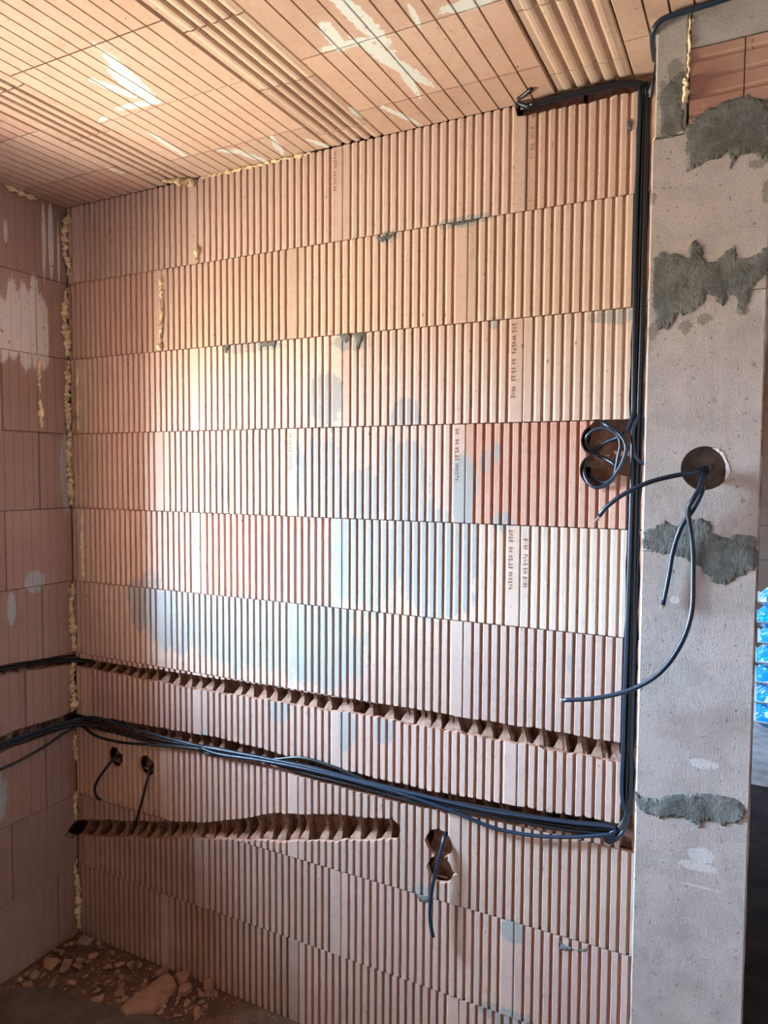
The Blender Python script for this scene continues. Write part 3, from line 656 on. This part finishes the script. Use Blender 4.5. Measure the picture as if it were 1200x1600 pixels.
# upright bundle in the chase beside the pier
VX = [(1.826, -.001), (1.833, .004), (1.840, .001), (1.845, .008), (1.829, .013), (1.837, .016)]
VL = ['leftmost cable of the upright bundle beside the pier', 'second cable from the left in the upright bundle beside the pier', 'third cable from the left in the upright bundle beside the pier',
      'rightmost front cable of the upright bundle beside the pier', 'deep left cable at the back of the upright chase', 'deep right cable at the back of the upright chase']
for i, (x, y) in enumerate(VX):
    top = [(1.560+.012*i, -.014-.004*(i % 3), 2.483+.004*(i//3)), (1.62, -.012-.005*(i % 3), 2.486+.005*(i//3)), (1.72, -.010-.006*(i % 3), 2.487+.005*(i//3)), (1.79, -.009-.005*(i % 3), 2.488+.004*(i//3)), (x-.006, -.006, 2.480), (x, y, 2.455)]
    if i in (3, 5): top = [(1.874, -.110+.02*(i == 5), 2.484), (1.866, -.060, 2.482-.008*(i == 5)), (1.856, -.022, 2.474), (x+.002, y-.004, 2.45), (x, y, 2.42)]
    w = lambda z: .0022*math.sin(z*5+i*1.7)
    mid = [(x+w(z), y+.002*math.sin(z*4+i), z) for z in (2.2, 1.95, 1.75, 1.6, 1.4, 1.2, 1.0, .88)]
    zz = .800-.006*(i % 3)
    bot = [(1.838-.003*(i % 3), -.002+.003*(i//3), .830), (1.822-.004*i, -.010+.004*(i//3), zz-.012), (1.790, -.013+.004*(i//3), zz-.020)]
    run = [(960, 1299), (880, 1290), (760, 1270), (640, 1245), (560, 1224), (480, 1204), (400, 1184), (330, 1174)]
    dv = [(-6, -3, 0, 3, -8, 6)[i]*k for k in (.9, 1, .6, 1, .8, .9, .3, .8)]
    yy = [-.010+.004*(i % 3)-.002*j for j in range(3)]+[-.012+.004*(i % 3)]*5
    if i == 3: run = [(960, 1303), (890, 1308), (830, 1305), (770, 1293), (700, 1265), (620, 1238), (545, 1218), (470, 1200), (400, 1187), (340, 1178)]; dv = [0]*10; yy = [-.014]*10
    if i == 1: run = [(960, 1296), (880, 1284), (760, 1262), (680, 1248), (600, 1233), (560, 1215), (520, 1198), (470, 1184), (420, 1186), (350, 1176)]; dv = [0]*10; yy = [-.008]*10
    hor = [onY(px, py+dv[j], yy[j]) for j, (px, py) in enumerate(run)]
    a = i*1.05
    if i == 2: left = [onY(300, 1169, -.012), onY(240, 1164, -.010), onY(190, 1160, -.012), onY(150, 1150, -.012), onY(128, 1134, -.008), (.022, -.022, .745)]
    else: left = [onY(300, 1163+2*(i % 3), -.006), onY(250, 1150+6*(i % 3), -.003+.004*(i//3)), onY(190, 1132+8*(i % 3), .000+.005*(i//3)), onY(150, 1121+8*(i % 3), -.003+.006*(i//3)), (.030+.003*i, -.010-.004*(i % 3), .775-.008*(i % 3))]
    lw = [(.012-.003*(i//3)+.002*(i % 2), -.060, .772-.008*(i % 3)), (.006, -.15, .773-.008*(i % 3)), (.006, -.30, .776-.008*(i % 3)), (.004, -.55, .776-.007*(i % 3)), (-.004, -.97, .778-.007*(i % 3))]
    if i == 2: lw = [(.014, -.07, .735), (.016, -.15, .715), (.018, -.28, .700), (.014, -.42, .712), (.006, -.58, .74), (-.004, -.97, .765)]
    cable(top+mid+bot+hor+left+lw, VL[i], .0045, 'cable' if i in (2, 4) else 'cable_blue' if i in (0, 3) else 'cable', 'cables in the wall chases')
# ends of the ceiling run
cable([onY(830, 166, -.02), onY(815, 163, -.014), onY(808, 157, -.012)], 'short frayed cable end at the head of the back wall', .005, 'cable_blue', ends=(0, .5))
cable([(1.560, -.034, 2.496), (1.585, -.05, 2.497), (1.600, -.062, 2.499)], 'black cable stub lying across the ceiling slit', .005, 'cable')
# coil in the double box opening
def K(zx, zy, y): return onY(890+zx/9.23, 640+zy/9.23, y)
cable([(1.832, .006, 1.80), K(880, 180, -.004), K(800, 320, -.006), K(700, 400, .004), K(520, 470, .016), K(350, 590, .024), K(240, 520, .012), K(250, 380, .004), K(360, 290, -.002), K(500, 262, -.008), K(630, 310, -.014), K(710, 400, -.016), K(735, 520, -.017), K(700, 680, -.016), K(668, 860, -.012), K(640, 960, -.008), K(520, 1060, .000), K(400, 1030, .006), K(280, 930, .010)],
      'inner turn of the coiled cable in the double box hole', .0042, 'cable_blue')
cable([K(470, 180, .004), K(560, 240, -.006), K(680, 320, -.014), K(780, 430, -.020), K(820, 560, -.022), K(770, 740, -.020), K(690, 890, -.016), K(600, 1020, -.013), K(500, 1095, -.012), K(400, 1125, -.011), K(310, 1090, -.008), K(230, 980, .000), K(210, 840, .008), K(250, 680, .014), K(350, 620, .018), K(450, 680, .018), K(560, 730, .012), K(650, 790, .002), K(720, 870, .006)],
      'outer turn of the coiled cable in the double box hole', .0046, 'cable_blue')
cable([(1.842, -.004, 1.76), K(910, 300, -.008), K(915, 480, -.012), K(935, 640, -.016), K(1000, 740, -.016), K(1075, 780, -.014), (1.862, -.012, 1.655)], 'cable branching off towards the pier below the coil', .0042, 'cable_blue')
# tails in the single holes
cable([(.190, .03, .668), onY(182, 1183, .004), onY(174, 1190, -.015), onY(162, 1205, -.025), onY(151, 1222, -.03), onY(148, 1235, -.03), onY(152, 1246, -.03), onY(158, 1250, -.03)], 'bent cable tail in the round hole nearest the corner', .0045, ends=(0, .7))
cable([(.330, .03, .655), onY(234, 1203, .004), onY(231, 1215, -.012), onY(226, 1235, -.018), onY(219, 1262, -.022), onY(212, 1285, -.024), onY(206, 1303, -.024)], 'straight cable tail in the second round hole from the corner', .0045, ends=(0, .7))
cable([(1.385, .03, .672), onY(696, 1303, .006), onY(692, 1318, -.012), onY(684, 1350, -.022), onY(676, 1385, -.026), onY(672, 1420, -.028), onY(673, 1445, -.028), onY(677, 1464, -.028)], 'cable tail hanging from the low double hole', .0048, 'cable_blue', ends=(0, .6))
# loop over the head of the pier, and short run in the upper chase of the left wall
cable([(1.872, PY+.07, 2.462), (1.874, PY+.02, 2.470), (1.880, PY-.010, 2.478), (1.893, PY-.016, 2.487), (1.915, PY-.018, 2.490), (1.98, PY-.02, 2.492), (2.12, PY-.03, 2.494), (2.4, PY-.03, 2.494)], 'cable bent over the head of the pier', .0055, 'cable_blue')
for i in range(2):
    cable([(.060, .012, .968+.008*i), (.02, .004, .972+.010*i), (-.004, -.03, .976+.010*i), (-.012, -.10, .985+.010*i), (-.010, -.25, 1.002+.010*i), (-.006, -.45, 1.013+.010*i), (-.006, -.95, 1.046+.01*i)],
          ('lower', 'upper')[i]+' of two cables in the top chase of the dark left wall', .0045)

# ------------------------------------------------------------------ rubble in the corner
def shard(name, loc, sx_, sy_, sz_, label, group, mat='shard', seed=0):
    rr = random.Random(seed); bm = bmesh.new()
    for k in range(11):
        a = rr.uniform(0, 2*PI); r = rr.uniform(.65, 1); bm.verts.new((sx_*r*math.cos(a), sy_*r*math.sin(a), sz_*rr.uniform(-1, 1)))
    bmesh.ops.convex_hull(bm, input=bm.verts); bmesh.ops.delete(bm, geom=[v for v in bm.verts if not v.link_faces], context='VERTS')
    me = bpy.data.meshes.new(name); bm.to_mesh(me); bm.free(); me.materials.append(M[mat])
    o = bpy.data.objects.new(name, me); C.objects.link(o); o.rotation_euler = (rr.uniform(-.35, .35), rr.uniform(-.35, .35), rr.uniform(0, 6.3))
    bpy.context.view_layer.update(); low = min((o.rotation_euler.to_matrix() @ v.co).z for v in me.vertices)
    o.location = (loc[0], loc[1], loc[2]-low-.001); shard.last = o; return tag(o, label, 'rubble', group)
rr = random.Random(5); i = 0; placed = []
while i < 78:
    u = rr.random()**1.3; x = .03+u*.62; y = -.02-rr.random()*.26*(1-.55*u)
    s = rr.uniform(.010, .032)*(1.15-.5*u)
    z = max(0, .05*(1-x/.32))*max(0, 1-abs(y+.05)/.22)*rr.uniform(.2, 1)
    if any((x-a)**2+(y-b)**2+(z-c)**2 < (s+d)**2*.5 for a, b, c, d in placed) or x < s*1.2 or y > -s*1.2: continue
    placed.append((x, y, z, s))
    shard('brick_shard', (x, y, z), s, s*rr.uniform(.5, .9), s*rr.uniform(.25, .5), None, None, 'shard', i+100); o = shard.last; mt = rr.choice(('shard', 'shard', 'shard_grey')); o.data.materials[0] = M[mt]
    place = 'in the heap tight in the corner' if x < .22 else 'in the middle of the rubble heap' if x < .4 else 'strewn along the foot of the back wall'
    tag(o, ('small orange brick shard ' if mt == 'shard' else 'small dusty brown brick shard ')+place, 'rubble', ('orange' if mt == 'shard' else 'dusty')+' shards '+place); i += 1
def slab(pts, th, label, mat, name='brick_slab', z=0.002, tilt=.02):
    P = [onZ(px, py, z) for px, py in pts]; c = sum(P, Vector())/len(P); n = len(P)
    V = [(p.x-c.x, p.y-c.y, 0) for p in P]+[((p.x-c.x)*.97, (p.y-c.y)*.97, th+tilt*((p.x-c.x)+(p.y-c.y))) for p in P]
    F = [tuple(range(n))[::-1], tuple(range(n, 2*n))]+[(k, (k+1) % n, n+(k+1) % n, n+k) for k in range(n)]
    return tag(obj(name, V, F, M[mat], loc=c), label, 'rubble')
slab([(187, 1580), (200, 1568), (225, 1550), (252, 1531), (262, 1526), (272, 1534), (277, 1546), (266, 1556), (262, 1566), (240, 1584), (215, 1588), (196, 1590)], .014, 'largest flat slab of broken brick lying on the floor', 'shard')
slab([(274, 1530), (290, 1524), (297, 1528), (292, 1542), (281, 1544)], .020, 'chunky brick fragment beside the tip of the large slab', 'shard')
slab([(280, 1548), (297, 1541), (300, 1548), (290, 1558), (278, 1557)], .016, 'low brick fragment in front of the chunky one', 'shard')
slab([(242, 1524), (262, 1512), (264, 1517), (250, 1527)], .012, 'narrow brick sliver behind the large slab', 'shard')
slab([(318, 1540), (324, 1530), (329, 1540), (334, 1556), (322, 1558)], .020, 'pointed brick fragment near the foot of the back wall', 'shard')
slab([(302, 1588), (306, 1578), (313, 1580), (312, 1590), (304, 1596)], .014, 'small pointed chip alone on the dusty floor', 'shard')
o = slab([(-60, 1660), (-10, 1552), (30, 1543), (75, 1546), (120, 1560), (180, 1576), (235, 1588), (300, 1604), (340, 1640), (250, 1700)], .006, 'dusty grey sheet lying on the floor in the foreground', 'screed', 'floor_sheet', tilt=0)
o['category'] = 'sheet'
# fine grit
V, F = [], []
for k in range(900):
    u = rr.random()**1.2; x = .01+u*.85; y = -.01-rr.random()*.33; s = rr.uniform(.0015, .005)
    n = len(V); a = rr.uniform(0, 6); V += [(x+s*math.cos(a), y+s*math.sin(a), 0), (x+s*math.cos(a+2.1), y+s*math.sin(a+2.1), 0), (x+s*math.cos(a+4.2), y+s*math.sin(a+4.2), 0), (x+rr.uniform(-s, s)*.3, y, s*1.1)]
    F += [(n, n+1, n+3), (n+1, n+2, n+3), (n+2, n, n+3)]
tag(obj('brick_grit', V, F, M['shard']), 'fine brick grit strewn over the floor by the corner', 'grit', kind='stuff')

# ------------------------------------------------------------------ room behind: stack of blue sacks, wire on the far wall
ORD = ['lowest', 'second from the bottom', 'third from the bottom', 'middle', 'third from the top', 'second from the top', 'topmost']
for i in range(7):
    V, F = [], []; nx, ny = 14, 8; hx, hy, hz = .34+.01*(i % 2), .22, .0635
    root = empty('plastic_sack', (2.452+.010*math.sin(i*2.1), 3.60, .127*i), 'blue plastic sack, '+ORD[i]+' of the stack beyond the pier' if i not in (0, 3, 6) else ORD[i]+' blue plastic sack of the stack beyond the pier', 'sack', 'stacked blue sacks')
    for sgn in (1, -1):
        for a in range(nx+1):
            for b in range(ny+1):
                x, y = -1+2*a/nx, -1+2*b/ny; q = (1-abs(x)**4)*(1-abs(y)**4)
                V.append((x*hx, y*hy, hz+sgn*hz*(q**.30)*(1+.06*noise.noise((x*3, y*3, i+sgn)))*.99))
    n = (nx+1)*(ny+1)
    for s in (0, n):
        for a in range(nx):
            for b in range(ny):
                k = s+a*(ny+1)+b; F.append((k, k+1, k+ny+2, k+ny+1))
    obj('bag', V, F, M['sack'], root, smooth=True)
    V, F = boxes([(-hx-.004, hx+.004, -hy-.012, -hy+.004, hz-.004, hz+.004), (-hx-.012, -hx+.004, -hy, hy, hz-.004, hz+.004)]); obj('seam', V, F, M['seam'], root)
cable([(2.20, FAR_Y-.012, 1.55), (2.235, FAR_Y-.015, 1.62), (2.215, FAR_Y-.015, 1.56), (2.245, FAR_Y-.015, 1.60), (2.25, FAR_Y-.015, 1.40), (2.235, FAR_Y-.012, 1.25), (2.21, FAR_Y-.012, 1.17)], 'thin black wire looped on the far wall beyond the pier', .005)
